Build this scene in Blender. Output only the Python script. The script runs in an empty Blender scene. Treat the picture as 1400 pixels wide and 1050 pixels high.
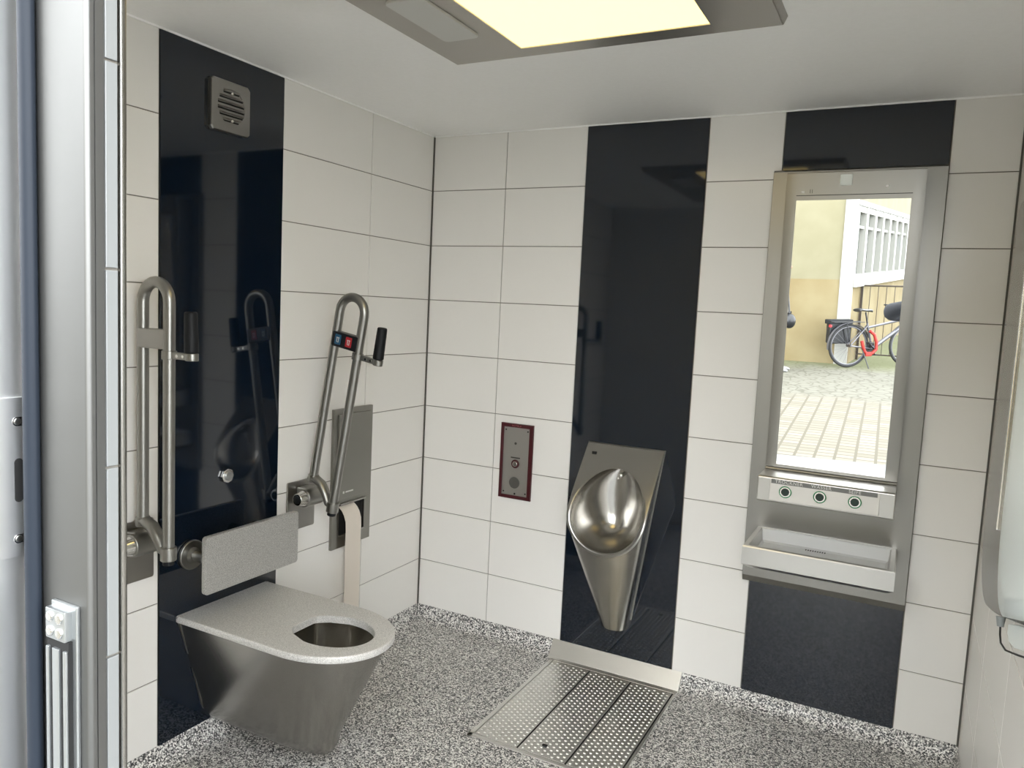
import bpy, bmesh, math, random
from mathutils import Vector, Matrix
random.seed(4)
SC = bpy.context.scene
COL = SC.collection
PI = math.pi
V = Vector

# ------------------------------------------------------------------ materials
def srgb(r, g, b):
    f = lambda c: (c/255/12.92) if c/255 <= .04045 else ((c/255+.055)/1.055)**2.4
    return (f(r), f(g), f(b), 1)

def srgbo(r, g, b):
    c = srgb(r, g, b); return (c[0]*.39, c[1]*.39, c[2]*.39, 1)

def mat(name, color, rough=.5, metal=0., spec=.5, coat=0., coat_rough=.05, emit=None, estr=0., aniso=0.):
    m = bpy.data.materials.new(name); m.use_nodes = True
    b = m.node_tree.nodes['Principled BSDF']
    b.inputs['Base Color'].default_value = color if len(color) == 4 else (*color, 1)
    b.inputs['Roughness'].default_value = rough
    b.inputs['Metallic'].default_value = metal
    b.inputs['Specular IOR Level'].default_value = spec
    b.inputs['Coat Weight'].default_value = coat
    b.inputs['Coat Roughness'].default_value = coat_rough
    b.inputs['Anisotropic'].default_value = aniso
    if emit:
        b.inputs['Emission Color'].default_value = emit; b.inputs['Emission Strength'].default_value = estr
    return m

def nodes(m):
    return m.node_tree.nodes, m.node_tree.links, m.node_tree.nodes['Principled BSDF']

def coords(m, scale=(1, 1, 1)):
    N, L, b = nodes(m)
    tc = N.new('ShaderNodeNewGeometry'); mp = N.new('ShaderNodeMapping')
    mp.inputs['Scale'].default_value = scale
    L.new(tc.outputs['Position'], mp.inputs['Vector'])
    return mp.outputs['Vector']

def brushed(name, color, rough=.3, scale=(3, 3, 250), amt=.10, bump=.03):
    """metal with fine drawn lines"""
    m = mat(name, color, rough, 1.)
    N, L, b = nodes(m)
    v = coords(m, scale)
    n = N.new('ShaderNodeTexNoise'); n.inputs['Scale'].default_value = 1.; n.inputs['Detail'].default_value = 3
    L.new(v, n.inputs['Vector'])
    r = N.new('ShaderNodeMapRange'); r.inputs['To Min'].default_value = rough-amt*.35; r.inputs['To Max'].default_value = rough+amt*.35
    L.new(n.outputs['Fac'], r.inputs['Value']); L.new(r.outputs['Result'], b.inputs['Roughness'])
    if False:
        bp = N.new('ShaderNodeBump'); bp.inputs['Strength'].default_value = bump; bp.inputs['Distance'].default_value = .002
        L.new(n.outputs['Fac'], bp.inputs['Height']); L.new(bp.outputs['Normal'], b.inputs['Normal'])
    return m

def grainy(name, c0, c1, scale, rough, metal):
    m = mat(name, c0, rough, metal)
    N, L, b = nodes(m)
    n = N.new('ShaderNodeTexNoise'); n.inputs['Scale'].default_value = scale; n.inputs['Detail'].default_value = 2
    L.new(coords(m), n.inputs['Vector'])
    r = N.new('ShaderNodeValToRGB'); r.color_ramp.elements[0].position = .35; r.color_ramp.elements[1].position = .65
    r.color_ramp.elements[0].color = c0; r.color_ramp.elements[1].color = c1
    L.new(n.outputs['Fac'], r.inputs['Fac']); L.new(r.outputs['Color'], b.inputs['Base Color'])
    return m

M = {}
M['tile'] = mat('white_tile', srgb(233, 231, 227), .22, spec=.4)
M['joint'] = mat('tile_joint', srgb(128, 124, 117), .8)
M['corner'] = mat('corner_sealant', srgb(84, 82, 76), .7)
M['ceil'] = grainy('ceiling_paint', srgb(250, 250, 249), srgb(252, 252, 251), 60, .55, 0)
M['black'] = mat('black_glass', srgb(9, 20, 33), .05, spec=.75)
M['steel'] = brushed('brushed_steel', (.36, .35, .33), .30, (6, 6, 6), .06)
M['steel_v'] = brushed('brushed_steel_fine', (.38, .37, .35), .24, (5, 5, 5), .05)
M['bowl'] = brushed('polished_steel', (.46, .445, .415), .20, (5, 5, 5), .04)
M['jamb'] = brushed('door_frame_steel', (.185, .185, .18), .48, (12, 12, 2), .08)
M['leaf'] = brushed('door_leaf_steel', (.82, .82, .82), .38, (12, 12, 2), .10)
M['seat'] = grainy('blasted_seat_steel', (.50, .49, .47, 1), (.78, .765, .74, 1), 300, .45, .15)
M['grate'] = brushed('pressed_grate_steel', (.74, .73, .70), .40, (6, 6, 6), .06)
M['disp'] = brushed('dispenser_steel', (.28, .275, .255), .33, (6, 6, 6), .06)
M['reveal'] = mat('darkened_tile', srgb(128, 130, 130), .3)  # wall tile with its colour darkened against the daylight on the door reveal
M['tube'] = brushed('satin_steel_tube', (.33, .325, .305), .36, (10, 10, 10), .04)
M['satin'] = grainy('blasted_steel', (.36, .355, .34, 1), (.62, .61, .59, 1), 330, .48, .55)
M['backp'] = brushed('drawn_steel_sheet', (.30, .292, .274), .34, (1.2, 60, 1.2), .10)
M['sinkm'] = brushed('basin_steel', (.54, .53, .505), .33, (6, 6, 6), .05)
M['basin_in'] = mat('satin_basin_floor', (.74, .74, .73), .50, .35)
M['chrome'] = mat('bright_metal', (.72, .71, .69), .14, 1.)
M['alu'] = mat('bright_aluminium', (.46, .48, .49), .30, .9)
M['dark'] = mat('dark_gap', srgb(14, 14, 14), .7)
M['rubber'] = mat('black_rubber', srgb(15, 18, 22), .55, spec=.3)
M['gasket'] = mat('blue_black_gasket', srgb(32, 38, 47), .45, spec=.2)
M['blackp'] = mat('black_plastic', srgb(20, 22, 26), .35)
M['mirror'] = mat('mirror_glass', (.93, .94, .93), .0, 1.)
M['red'] = mat('dark_red_frame', srgb(66, 12, 21), .35, spec=.5)
M['redpad'] = mat('red_pad', srgb(176, 44, 50), .4)
M['bluepad'] = mat('blue_pad', srgb(40, 86, 116), .4)
M['white'] = mat('white_plastic', srgb(232, 238, 236), .35)
M['icon'] = mat('white_print', srgb(215, 215, 212), .5)
M['pale'] = mat('pale_grey_plastic', srgb(202, 208, 206), .32)
M['label'] = mat('grey_label', srgb(118, 118, 116), .4, .3)
M['panelp'] = mat('control_plate', (.62, .60, .565), .42, .85)
M['green'] = mat('green_ring', srgb(46, 128, 84), .4)
M['greend'] = mat('dark_green_button', srgb(18, 44, 34), .3)
M['paper'] = mat('toilet_paper', srgb(224, 215, 204), .9)
M['lamp'] = mat('light_diffuser', srgb(120, 116, 100), .6, spec=.2, emit=(1.0, .76, .31, 1), estr=2.3)
M['lampf'] = brushed('light_frame_metal', (.46, .445, .42), .42, (3, 200, 3), .06, .0)
M['lens'] = mat('frosted_lens', srgb(196, 196, 192), .45)
M['mesh'] = mat('speaker_mesh', srgb(92, 90, 86), .6, .5)
M['inter'] = brushed('intercom_plate', (.50, .485, .46), .42, (3, 3, 200), .05, .0)

def speckle(name):
    m = mat(name, (.2, .2, .2, 1), .42, spec=.45)
    N, L, b = nodes(m)
    v = coords(m)
    vo = N.new('ShaderNodeTexVoronoi'); vo.inputs['Scale'].default_value = 230; L.new(v, vo.inputs['Vector'])
    w = N.new('ShaderNodeSeparateColor'); L.new(vo.outputs['Color'], w.inputs['Color'])
    r = N.new('ShaderNodeValToRGB'); r.color_ramp.interpolation = 'CONSTANT'
    e = r.color_ramp.elements
    e[0].position = 0; e[0].color = srgb(60, 60, 62)
    e[1].position = .27; e[1].color = srgb(128, 127, 126)
    for p, c in ((.48, srgb(186, 184, 181)), (.68, srgb(228, 226, 222)), (.86, srgb(246, 245, 241))):
        x = e.new(p); x.color = c
    L.new(w.outputs['Red'], r.inputs['Fac']); L.new(r.outputs['Color'], b.inputs['Base Color'])
    return m
M['speckle'] = speckle('speckled_flooring')

def plaster(name, c0, c1):
    m = mat(name, c0, .9, spec=.2)
    N, L, b = nodes(m)
    n = N.new('ShaderNodeTexNoise'); n.inputs['Scale'].default_value = 1.6; n.inputs['Detail'].default_value = 6
    L.new(coords(m), n.inputs['Vector'])
    r = N.new('ShaderNodeValToRGB'); r.color_ramp.elements[0].color = c0; r.color_ramp.elements[1].color = c1
    r.color_ramp.elements[0].position = .35; r.color_ramp.elements[1].position = .68
    L.new(n.outputs['Fac'], r.inputs['Fac']); L.new(r.outputs['Color'], b.inputs['Base Color'])
    return m
M['render'] = plaster('pale_yellow_render', srgbo(166, 160, 130), srgbo(178, 172, 143))
M['ochre'] = plaster('ochre_stone', srgbo(164, 147, 108), srgbo(180, 166, 128))
M['bwhite'] = mat('white_painted_wood', srgbo(208, 208, 200), .6)
M['glass'] = mat('window_glass', srgbo(96, 108, 98), .08, spec=.6)

def paving():
    m = mat('paving', (.2, .2, .2, 1), .85, spec=.2)
    N, L, b = nodes(m)
    g = N.new('ShaderNodeNewGeometry')
    mp = N.new('ShaderNodeMapping'); mp.inputs['Rotation'].default_value = (0, 0, .03)
    L.new(g.outputs['Position'], mp.inputs['Vector'])
    br = N.new('ShaderNodeTexBrick'); br.offset = 0.; br.inputs['Scale'].default_value = 1
    br.inputs['Brick Width'].default_value = .17; br.inputs['Row Height'].default_value = .12
    br.inputs['Mortar Size'].default_value = .015; br.inputs['Mortar Smooth'].default_value = .3
    br.inputs['Color1'].default_value = srgbo(142, 137, 122); br.inputs['Color2'].default_value = srgbo(164, 158, 143)
    br.inputs['Mortar'].default_value = srgbo(120, 114, 100)
    L.new(mp.outputs['Vector'], br.inputs['Vector'])
    vo = N.new('ShaderNodeTexVoronoi'); vo.feature = 'DISTANCE_TO_EDGE'; vo.inputs['Scale'].default_value = 7
    L.new(g.outputs['Position'], vo.inputs['Vector'])
    r = N.new('ShaderNodeValToRGB'); r.color_ramp.elements[0].position = 0; r.color_ramp.elements[1].position = .12
    r.color_ramp.elements[0].color = srgbo(112, 110, 97); r.color_ramp.elements[1].color = srgbo(144, 142, 130)
    L.new(vo.outputs['Distance'], r.inputs['Fac'])
    s = N.new('ShaderNodeSeparateXYZ'); L.new(g.outputs['Position'], s.inputs['Vector'])
    no = N.new('ShaderNodeTexNoise'); no.inputs['Scale'].default_value = 1.2; L.new(g.outputs['Position'], no.inputs['Vector'])
    ad = N.new('ShaderNodeMath'); ad.operation = 'ADD'; L.new(s.outputs['Y'], ad.inputs[0]); L.new(no.outputs['Fac'], ad.inputs[1])
    mr = N.new('ShaderNodeMapRange'); mr.inputs['From Min'].default_value = -6.9; mr.inputs['From Max'].default_value = -7.3
    L.new(ad.outputs[0], mr.inputs['Value'])
    mx = N.new('ShaderNodeMix'); mx.data_type = 'RGBA'
    L.new(mr.outputs['Result'], mx.inputs['Factor']); L.new(br.outputs['Color'], mx.inputs['A']); L.new(r.outputs['Color'], mx.inputs['B'])
    # moss towards the foot of the building
    mr2 = N.new('ShaderNodeMapRange'); mr2.inputs['From Min'].default_value = -9.6; mr2.inputs['From Max'].default_value = -10.6
    mr2.inputs['To Max'].default_value = .75
    L.new(ad.outputs[0], mr2.inputs['Value'])
    mx2 = N.new('ShaderNodeMix'); mx2.data_type = 'RGBA'; mx2.inputs['B'].default_value = srgbo(128, 134, 84)
    L.new(mr2.outputs['Result'], mx2.inputs['Factor']); L.new(mx.outputs['Result'], mx2.inputs['A'])
    L.new(mx2.outputs['Result'], b.inputs['Base Color'])
    return m
M['paving'] = paving()
M['concrete'] = plaster('smooth_concrete', srgbo(160, 164, 166), srgbo(168, 172, 174))
M['added_wing_mat'] = plaster('added_wing_render', srgbo(170, 172, 172), srgbo(180, 182, 182))
M['coat'] = mat('dark_grey_coat', srgbo(70, 72, 78), .85, spec=.2)
M['trous'] = mat('black_trousers', srgbo(26, 27, 32), .85, spec=.2)
M['wcoat'] = mat('white_jacket', srgbo(196, 196, 194), .85, spec=.2)
M['skin'] = mat('skin', srgbo(190, 148, 122), .55)
M['hair'] = mat('brown_hair', srgbo(60, 44, 34), .7)
M['hairl'] = mat('fair_hair', srgbo(170, 150, 120), .7)
M['eye'] = mat('eye', srgb(30, 26, 24), .2)
M['shoe'] = mat('dark_shoe', srgbo(30, 30, 32), .6)
M['shoew'] = mat('white_shoe', srgbo(190, 190, 190), .6)
M['tyre'] = mat('tyre_rubber', srgbo(40, 42, 44), .7)
M['bikef'] = mat('silver_bicycle_paint', srgbo(150, 150, 158), .35, .6)
M['lockred'] = mat('orange_red_lock', srgbo(205, 52, 40), .5)
M['iron'] = mat('brown_iron', srgbo(82, 70, 58), .6, .3)

# ------------------------------------------------------------------ mesh builder
class MB:
    def __init__(s): s.bm = bmesh.new(); s.mi = 0
    def _tag(s, faces):
        for f in faces: f.material_index = s.mi
    def box(s, a, b, bev=0., seg=2, mx=None):
        t = bmesh.new(); bmesh.ops.create_cube(t, size=1)
        for v in t.verts:
            v.co = V([(a[i]+b[i])/2 + v.co[i]*(b[i]-a[i]) for i in range(3)])
        if bev: bmesh.ops.bevel(t, geom=t.edges[:], offset=bev, segments=seg, profile=.5, affect='EDGES')
        s._merge(t, mx); return s
    def _merge(s, t, mx=None):
        if mx is not None: bmesh.ops.transform(t, matrix=mx, verts=t.verts)
        vm = {v: s.bm.verts.new(v.co) for v in t.verts}
        for f in t.faces:
            try:
                nf = s.bm.faces.new([vm[v] for v in f.verts]); nf.material_index = s.mi
            except ValueError: pass
        t.free()
    def rings(s, rings, closed=True, caps=(True, True)):
        R = [[s.bm.verts.new(p) for p in r] for r in rings]
        n = len(R[0])
        for a, b in zip(R, R[1:]):
            for i in range(n if closed else n-1):
                j = (i+1) % n
                s._f([a[i], a[j], b[j], b[i]])
        if caps[0]: s._f(R[0][::-1])
        if caps[1]: s._f(R[-1])
        return R
    def _f(s, vs):
        u = []
        for v in vs:
            if v not in u: u.append(v)
        if len(u) < 3: return
        try:
            f = s.bm.faces.new(u); f.material_index = s.mi
        except ValueError: pass
    def cyl(s, p, q, r, r2=None, n=24, bev=0.):
        p, q = V(p), V(q); r2 = r if r2 is None else r2
        d = (q-p).normalized(); x = d.orthogonal().normalized(); y = d.cross(x)
        ring = lambda c, rr: [c + (x*math.cos(2*PI*i/n)+y*math.sin(2*PI*i/n))*rr for i in range(n)]
        if bev:
            L = []
            for k in range(4):
                a = k/3*PI/2; L.append(ring(p+d*bev*(1-math.sin(a)), r-bev+bev*math.sin(a)))
            for k in range(4):
                a = k/3*PI/2; L.append(ring(q-d*bev*(1-math.cos(a)), r2-bev+bev*math.cos(a)))
            # first half built outwards at p, second inwards at q
            L2 = [ring(p+d*bev*(1-math.sin(k/3*PI/2)), r-bev+bev*math.sin(k/3*PI/2)) for k in range(4)]
            L2 = [ring(p+d*bev*(1-math.cos(k/3*PI/2)), r-bev+bev*math.sin(k/3*PI/2)) for k in range(4)]
            L3 = [ring(q-d*bev*(1-math.sin(k/3*PI/2)), r2-bev+bev*math.cos(k/3*PI/2)) for k in range(4)]
            s.rings(L2+L3)
        else: s.rings([ring(p, r), ring(q, r2)])
        return s
    def tube(s, pts, r, n=14, caps=True, ry=None, up=None):
        pts = [V(p) for p in pts]; rs = r if isinstance(r, (list, tuple)) else [r]*len(pts)
        t0 = (pts[1]-pts[0]).normalized()
        x = (V(up) - t0*V(up).dot(t0)).normalized() if up else t0.orthogonal().normalized()
        R = []
        for i, p in enumerate(pts):
            if i == 0: t = pts[1]-pts[0]
            elif i == len(pts)-1: t = pts[-1]-pts[-2]
            else: t = (pts[i+1]-pts[i]).normalized()+(pts[i]-pts[i-1]).normalized()
            t.normalize(); x = (x - t*x.dot(t)).normalized(); y = t.cross(x)
            R.append([p + x*math.cos(2*PI*k/n)*rs[i] + y*math.sin(2*PI*k/n)*(rs[i] if ry is None else ry) for k in range(n)])
        s.rings(R, caps=(caps, caps)); return s
    def prism(s, poly, axis, a, b, bev=0.):
        """poly: 2-D points in the two other axes (in xyz order), extruded along axis from a to b"""
        def P(q, w):
            c = list(q); c.insert(axis, w); return V(c)
        t = bmesh.new()
        A = [t.verts.new(P(q, a)) for q in poly]; B = [t.verts.new(P(q, b)) for q in poly]
        n = len(poly)
        for i in range(n): t.faces.new([A[i], A[(i+1) % n], B[(i+1) % n], B[i]])
        t.faces.new(A[::-1]); t.faces.new(B)
        bmesh.ops.recalc_face_normals(t, faces=t.faces[:])
        if bev: bmesh.ops.bevel(t, geom=t.edges[:], offset=bev, segments=2, profile=.5, affect='EDGES')
        s._merge(t); return s
    def sphere(s, c, r, sc=(1, 1, 1), u=20, v=12, mx=None):
        t = bmesh.new(); bmesh.ops.create_uvsphere(t, u_segments=u, v_segments=v, radius=r)
        for w in t.verts: w.co = V(c) + V([w.co[i]*sc[i] for i in range(3)])
        s._merge(t, mx); return s
    def torus(s, c, R, r, ax=(0, 0, 1), n=48, k=10):
        ax = V(ax).normalized(); x = ax.orthogonal().normalized(); y = ax.cross(x)
        rr = []
        for i in range(n+1):
            a = 2*PI*(i % n)/n; d = x*math.cos(a)+y*math.sin(a)
            rr.append([V(c)+d*(R+r*math.cos(2*PI*j/k))+ax*r*math.sin(2*PI*j/k) for j in range(k)])
        s.rings(rr, caps=(False, False)); return s
    def build(s, name, mats, parent=None, smooth=True, angle=35, recalc=True, wn=True):
        bmesh.ops.remove_doubles(s.bm, verts=s.bm.verts[:], dist=1e-6)
        if recalc: bmesh.ops.recalc_face_normals(s.bm, faces=s.bm.faces[:])
        me = bpy.data.meshes.new(name); s.bm.to_mesh(me); s.bm.free()
        for m in (mats if isinstance(mats, (list, tuple)) else [mats]): me.materials.append(m)
        if smooth and len(me.polygons):
            me.polygons.foreach_set('use_smooth', [True]*len(me.polygons))
            me.set_sharp_from_angle(angle=math.radians(angle))
        o = bpy.data.objects.new(name, me); COL.objects.link(o)
        if smooth and wn:
            w_ = o.modifiers.new('weighted_normal', 'WEIGHTED_NORMAL'); w_.keep_sharp = True; w_.weight = 80
        if parent: o.parent = parent; o.matrix_parent_inverse = parent.matrix_basis.inverted()
        return o

def tag(o, label=None, cat=None, group=None, kind=None):
    if label: o['label'] = label
    if cat: o['category'] = cat
    if group: o['group'] = group
    if kind: o['kind'] = kind
    return o
def thing(name, loc, label, cat, group=None):
    o = bpy.data.objects.new(name, None); COL.objects.link(o); o.location = loc; o.empty_display_size = .05
    return tag(o, label, cat, group)
def rrect(w0, w1, h0, h1, r, n=5):
    """rounded rectangle, 2-D points counter-clockwise"""
    P = []
    for cx, cy, a0 in ((w1-r, h1-r, 0), (w0+r, h1-r, 90), (w0+r, h0+r, 180), (w1-r, h0+r, 270)):
        for k in range(n+1):
            a = math.radians(a0+90*k/n); P.append((cx+r*math.cos(a), cy+r*math.sin(a)))
    return P
def lettering(name, text, size, loc, xdir, ydir, m, parent, depth=.0004, spacing=1.):
    cu = bpy.data.curves.new(name, 'FONT'); cu.body = text; cu.size = size; cu.extrude = depth
    cu.align_x = 'CENTER'; cu.align_y = 'CENTER'; cu.space_character = spacing
    o = bpy.data.objects.new(name+'_src', cu); COL.objects.link(o)
    bpy.context.view_layer.update()
    me = bpy.data.meshes.new_from_object(o.evaluated_get(bpy.context.evaluated_depsgraph_get()))
    bpy.data.objects.remove(o); bpy.data.curves.remove(cu)
    X, Y = V(xdir), V(ydir); Z = X.cross(Y)
    mx = Matrix((X, Y, Z)).transposed().to_4x4(); mx.translation = V(loc)
    me.transform(mx); me.materials.clear(); me.materials.append(m); me.name = name
    q = bpy.data.objects.new(name, me); COL.objects.link(q)
    if parent: q.parent = parent; q.matrix_parent_inverse = parent.matrix_basis.inverted()
    return q

# ------------------------------------------------------------------ room dimensions
CEIL = 2.378; RX = 2.3856; FY = -2.477; EY = -2.53
BX = [0, .3992, .7926, 1.3179, 1.6079, 2.1704, RX]
LY = [0, .4692, .9879, 1.5118, 1.98, 2.477]
ZJ = [.065, .30, .56, .82, 1.08, 1.34, 1.60, 1.86, 2.12, CEIL+.012]
G = .0018

def tiled(mb, place, spans, zs):
    """tiles as thin raised slabs on a joint-coloured backing; place(u, z, depth) -> point"""
    for u0, u1 in spans:
        for z0, z1 in zip(zs, zs[1:]):
            q = lambda d, g: [place(u0+g, z0+g, d), place(u1-g, z0+g, d), place(u1-g, z1-g, d), place(u0+g, z1-g, d)]
            mb.rings([q(-.004, G), q(-.0006, G), q(0, G+.0006)], caps=(False, True))

def wall(name, place, u0, u1, spans, thick=.08, zs=ZJ, hole=None):
    mb = MB(); mb.mi = 0; tiled(mb, place, spans, zs)
    mb.mi = 1
    c = [place(a, z, d) for d in (-.004, -thick) for a, z in ((u0, -.05), (u1, -.05), (u1, CEIL+.03), (u0, CEIL+.03))]
    mb.rings([c[:4], c[4:]])
    o = mb.build(name, [M['tile'], M['joint']], smooth=False)
    return tag(o, kind='structure')

wl = wall('wall_left', lambda u, z, d: V((d, -u, z)), -.08, 2.53, [(LY[i], LY[i+1]) for i in (0, 1, 3, 4)])
wb = wall('wall_back', lambda u, z, d: V((u, -d, z)), 0, RX, [(BX[i], BX[i+1]) for i in (0, 1, 3, 5)])
wr = wall('wall_right', lambda u, z, d: V((RX-d, -u, z)), -.08, 2.53, [(a, b) for a, b in ((0, .47), (.47, .99), (.99, 1.51), (1.51, 1.98), (1.98, 2.477))])

# front wall: left piece, right piece, header, with the doorway x 1.19-2.30, z 0-2.25
mb = MB()
for a, b in (((0, EY+.006, -.05), (1.178, FY, CEIL+.03)), ((2.365, EY+.006, -.05), (RX, FY, CEIL+.03)), ((1.178, EY+.006, 2.25), (2.365, FY, CEIL+.03))):
    mb.box(a, b)
tag(mb.build('wall_front', M['tile'], smooth=False), kind='structure')
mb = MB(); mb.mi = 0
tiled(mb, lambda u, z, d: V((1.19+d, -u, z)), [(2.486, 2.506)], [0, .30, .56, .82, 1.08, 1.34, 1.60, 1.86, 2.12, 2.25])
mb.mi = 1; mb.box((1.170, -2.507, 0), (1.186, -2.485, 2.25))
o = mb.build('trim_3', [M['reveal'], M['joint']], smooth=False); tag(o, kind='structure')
# floor, ceiling
mb = MB(); mb.box((-.08, -2.56, -.08), (RX+.08, .08, 0)); tag(mb.build('floor', M['speckle'], smooth=False), kind='structure')
mb = MB(); mb.box((-.08, -2.56, CEIL), (RX+.08, .08, CEIL+.1)); tag(mb.build('ceiling', M['ceil'], smooth=False), kind='structure')
# dark sealant in the two far corners
mb = MB(); mb.box((.0, -.006, .065), (.006, .0, CEIL)); tag(mb.build('trim_1', M['corner'], smooth=False), kind='structure')
mb = MB(); mb.box((RX-.006, -.006, .065), (RX, .0, CEIL)); tag(mb.build('trim_2', M['corner'], smooth=False), kind='structure')

mb = MB(); mb.box((0, -2.477, CEIL-.0058), (.005, -.001, CEIL-.0002)); mb.box((.006, -.005, CEIL-.0058), (RX-.001, 0, CEIL-.0002)); tag(mb.build('trim_8', M['ceil'], smooth=False), kind='structure')

def cove(name, place, u0, u1, r=.06, m=None):
    prof = [(-.001, .066), (-.001, .06)] + [(r-r*math.cos(a), r-r*math.sin(a)) for a in [k/8*PI/2 for k in range(1, 9)]] + [(r+.004, -.004), (-.004, -.004), (-.004, .066)]
    mb = MB(); mb.rings([[place(u, d, z) for d, z in prof] for u in (u0, u1)])
    return tag(mb.build(name, m or M['speckle']), kind='structure')
cove('baseboard_left', lambda u, d, z: V((d, -u, z)), 0, 2.477)
cove('baseboard_back', lambda u, d, z: V((u, -d, z)), 0, .762)
cove('baseboard_back', lambda u, d, z: V((u, -d, z)), 1.364, RX)
cove('baseboard_right', lambda u, d, z: V((RX-d, -u, z)), 0, 2.477)

# black panels
def panel(poly_a, poly_b, label):
    mb = MB(); mb.box(poly_a, poly_b, .0012, 1)
    return tag(mb.build('wall_panel', M['black']), label, 'wall panel', 'glossy black wall panels')
panel((-.004, -LY[3]+.002, .066), (.003, -LY[2]-.002, CEIL-.006), 'tall glossy black wall panel behind the toilet')
panel((BX[2]+.002, -.003, .066), (BX[3]-.002, .004, CEIL-.006), 'tall glossy black wall panel behind the urinal')
panel((BX[4]+.002, -.003, .066), (BX[5]-.002, .004, CEIL-.006), 'glossy black wall panel behind the mirror and washbasin unit')

# ------------------------------------------------------------------ toilet
TY = -1.24
def outline(hw, xf, a, z, n=28, x0=.002):
    P = [V((x0, TY-hw, z)), V(((xf-a)*.33, TY-hw, z)), V(((xf-a)*.66, TY-hw, z))]
    for k in range(n+1):
        t = -PI/2+PI*k/n; P.append(V((xf-a+a*math.cos(t)**.96 if abs(math.cos(t)) > 1e-6 else xf-a, TY+hw*math.sin(t), z)))
    P += [V(((xf-a)*.66, TY+hw, z)), V(((xf-a)*.33, TY+hw, z)), V((x0, TY+hw, z))]
    return P
toilet = thing('toilet', (0, TY, .06), 'wall-hung stainless steel toilet with grey seat slab on the black panel', 'toilet')
mb = MB(); R = []
for k in range(16):
    t = k/15
    if t < .72:
        q = t/.72; z = .474+(.14-.474)*q; hw = .196+(.098-.196)*q; xf = .700+(.535-.700)*q; a = .25+(.2-.25)*q
    else:
        q = (t-.72)/.28; ang = q*PI/2; z = .14-.085*math.sin(ang)**1.0; c = max(math.cos(ang), .28)
        hw = .098*c; xf = .535-.06*(1-math.cos(ang)); a = .2-.06*q
    R.append(outline(hw, xf, a, z))
mb.rings(R, caps=(False, True))
mb.build('bowl_body', M['steel_v'], toilet, angle=50)
mb = MB()
top = .494
HC = V((.508, TY, 0)); HA, HB = .146, .113
def loop(hw, xf, z): return outline(hw, xf, .255, z, 40)
outs = [loop(.200, .711, .470), loop(.204, .715, .474), loop(.204, .715, .488), loop(.2025, .7135, .492), loop(.199, .710, top)]
def hole(z, s, sh=0.):
    P = []
    for p in outs[-1]:
        d = V((p.x-HC.x, p.y-HC.y)); a = math.atan2(d.y/HB, d.x/HA)
        P.append(V((HC.x+sh+HA*s*math.cos(a), HC.y+HB*s*math.sin(a), z)))
    return P
mid = [a*.5+b*.5 for a, b in zip(outs[-1], hole(top, 1.05))]
mb.rings(outs+[mid, hole(top, 1.03), hole(top-.002, 1.0), hole(.468, 1.0), hole(.466, 1.06)], caps=(False, False))
tag(mb.build('seat', M['seat'], toilet, angle=50), 'matt grey seat slab with oval opening')
mb = MB()
mb.rings([hole(.468, 1.09), hole(.45, 1.10), hole(.41, 1.02, -.005), hole(.36, .88, -.018), hole(.31, .68, -.035), hole(.27, .45, -.05), hole(.25, .2, -.06)], caps=(False, True))
mb.build('inner_bowl', M['bowl'], toilet, angle=60, recalc=False)
mb = MB()
sil = [(-.206, .492), (-.15, .32), (-.102, .14), (-.085, .10), (-.06, .072), (-.03, .058), (0, .055)]
sil = sil+[(-y, z) for y, z in sil[-2::-1]]
inn = [(y*.95, z+.004) for y, z in sil]
mb.rings([[V((x, TY+y, z)) for y, z in c] for x, c in ((.001, sil), (.010, sil), (.010, inn), (.001, inn))], closed=False, caps=(False, False))
mb.build('wall_flange', M['steel'], toilet)

# backrest
br = thing('back_support', (0, TY, .6), 'grey rectangular backrest plate on two wall tubes above the toilet', 'backrest')
mb = MB(); mb.prism(rrect(-1.452, -1.031, .598, .792, .012), 0, .132, .152, .003)
mb.build('back_plate', M['satin'], br)
for s in (-1, 1):
    y = TY+s*.147; z = .693
    mb = MB(); mb.cyl((.02, y, z), (.134, y, z), .0185); mb.build('support_tube', M['tube'], br)
    mb = MB(); mb.cyl((.003, y, z), (.016, y, z), .051, n=40, bev=.004); mb.cyl((.015, y, z), (.030, y, z), .027, .020, n=32); mb.build('flange', M['tube'], br)

# flush button
fb = thing('flush_button', (0, TY, .94), 'small round steel push button on the black panel above the toilet', 'button')
mb = MB(); mb.cyl((.003, TY, .940), (.016, TY, .940), .026, n=8, bev=.003); mb.build('bezel', M['chrome'], fb)
mb = MB(); mb.cyl((.014, TY, .940), (.022, TY, .940), .0165, n=28, bev=.003); mb.build('push_cap', M['alu'], fb)

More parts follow.
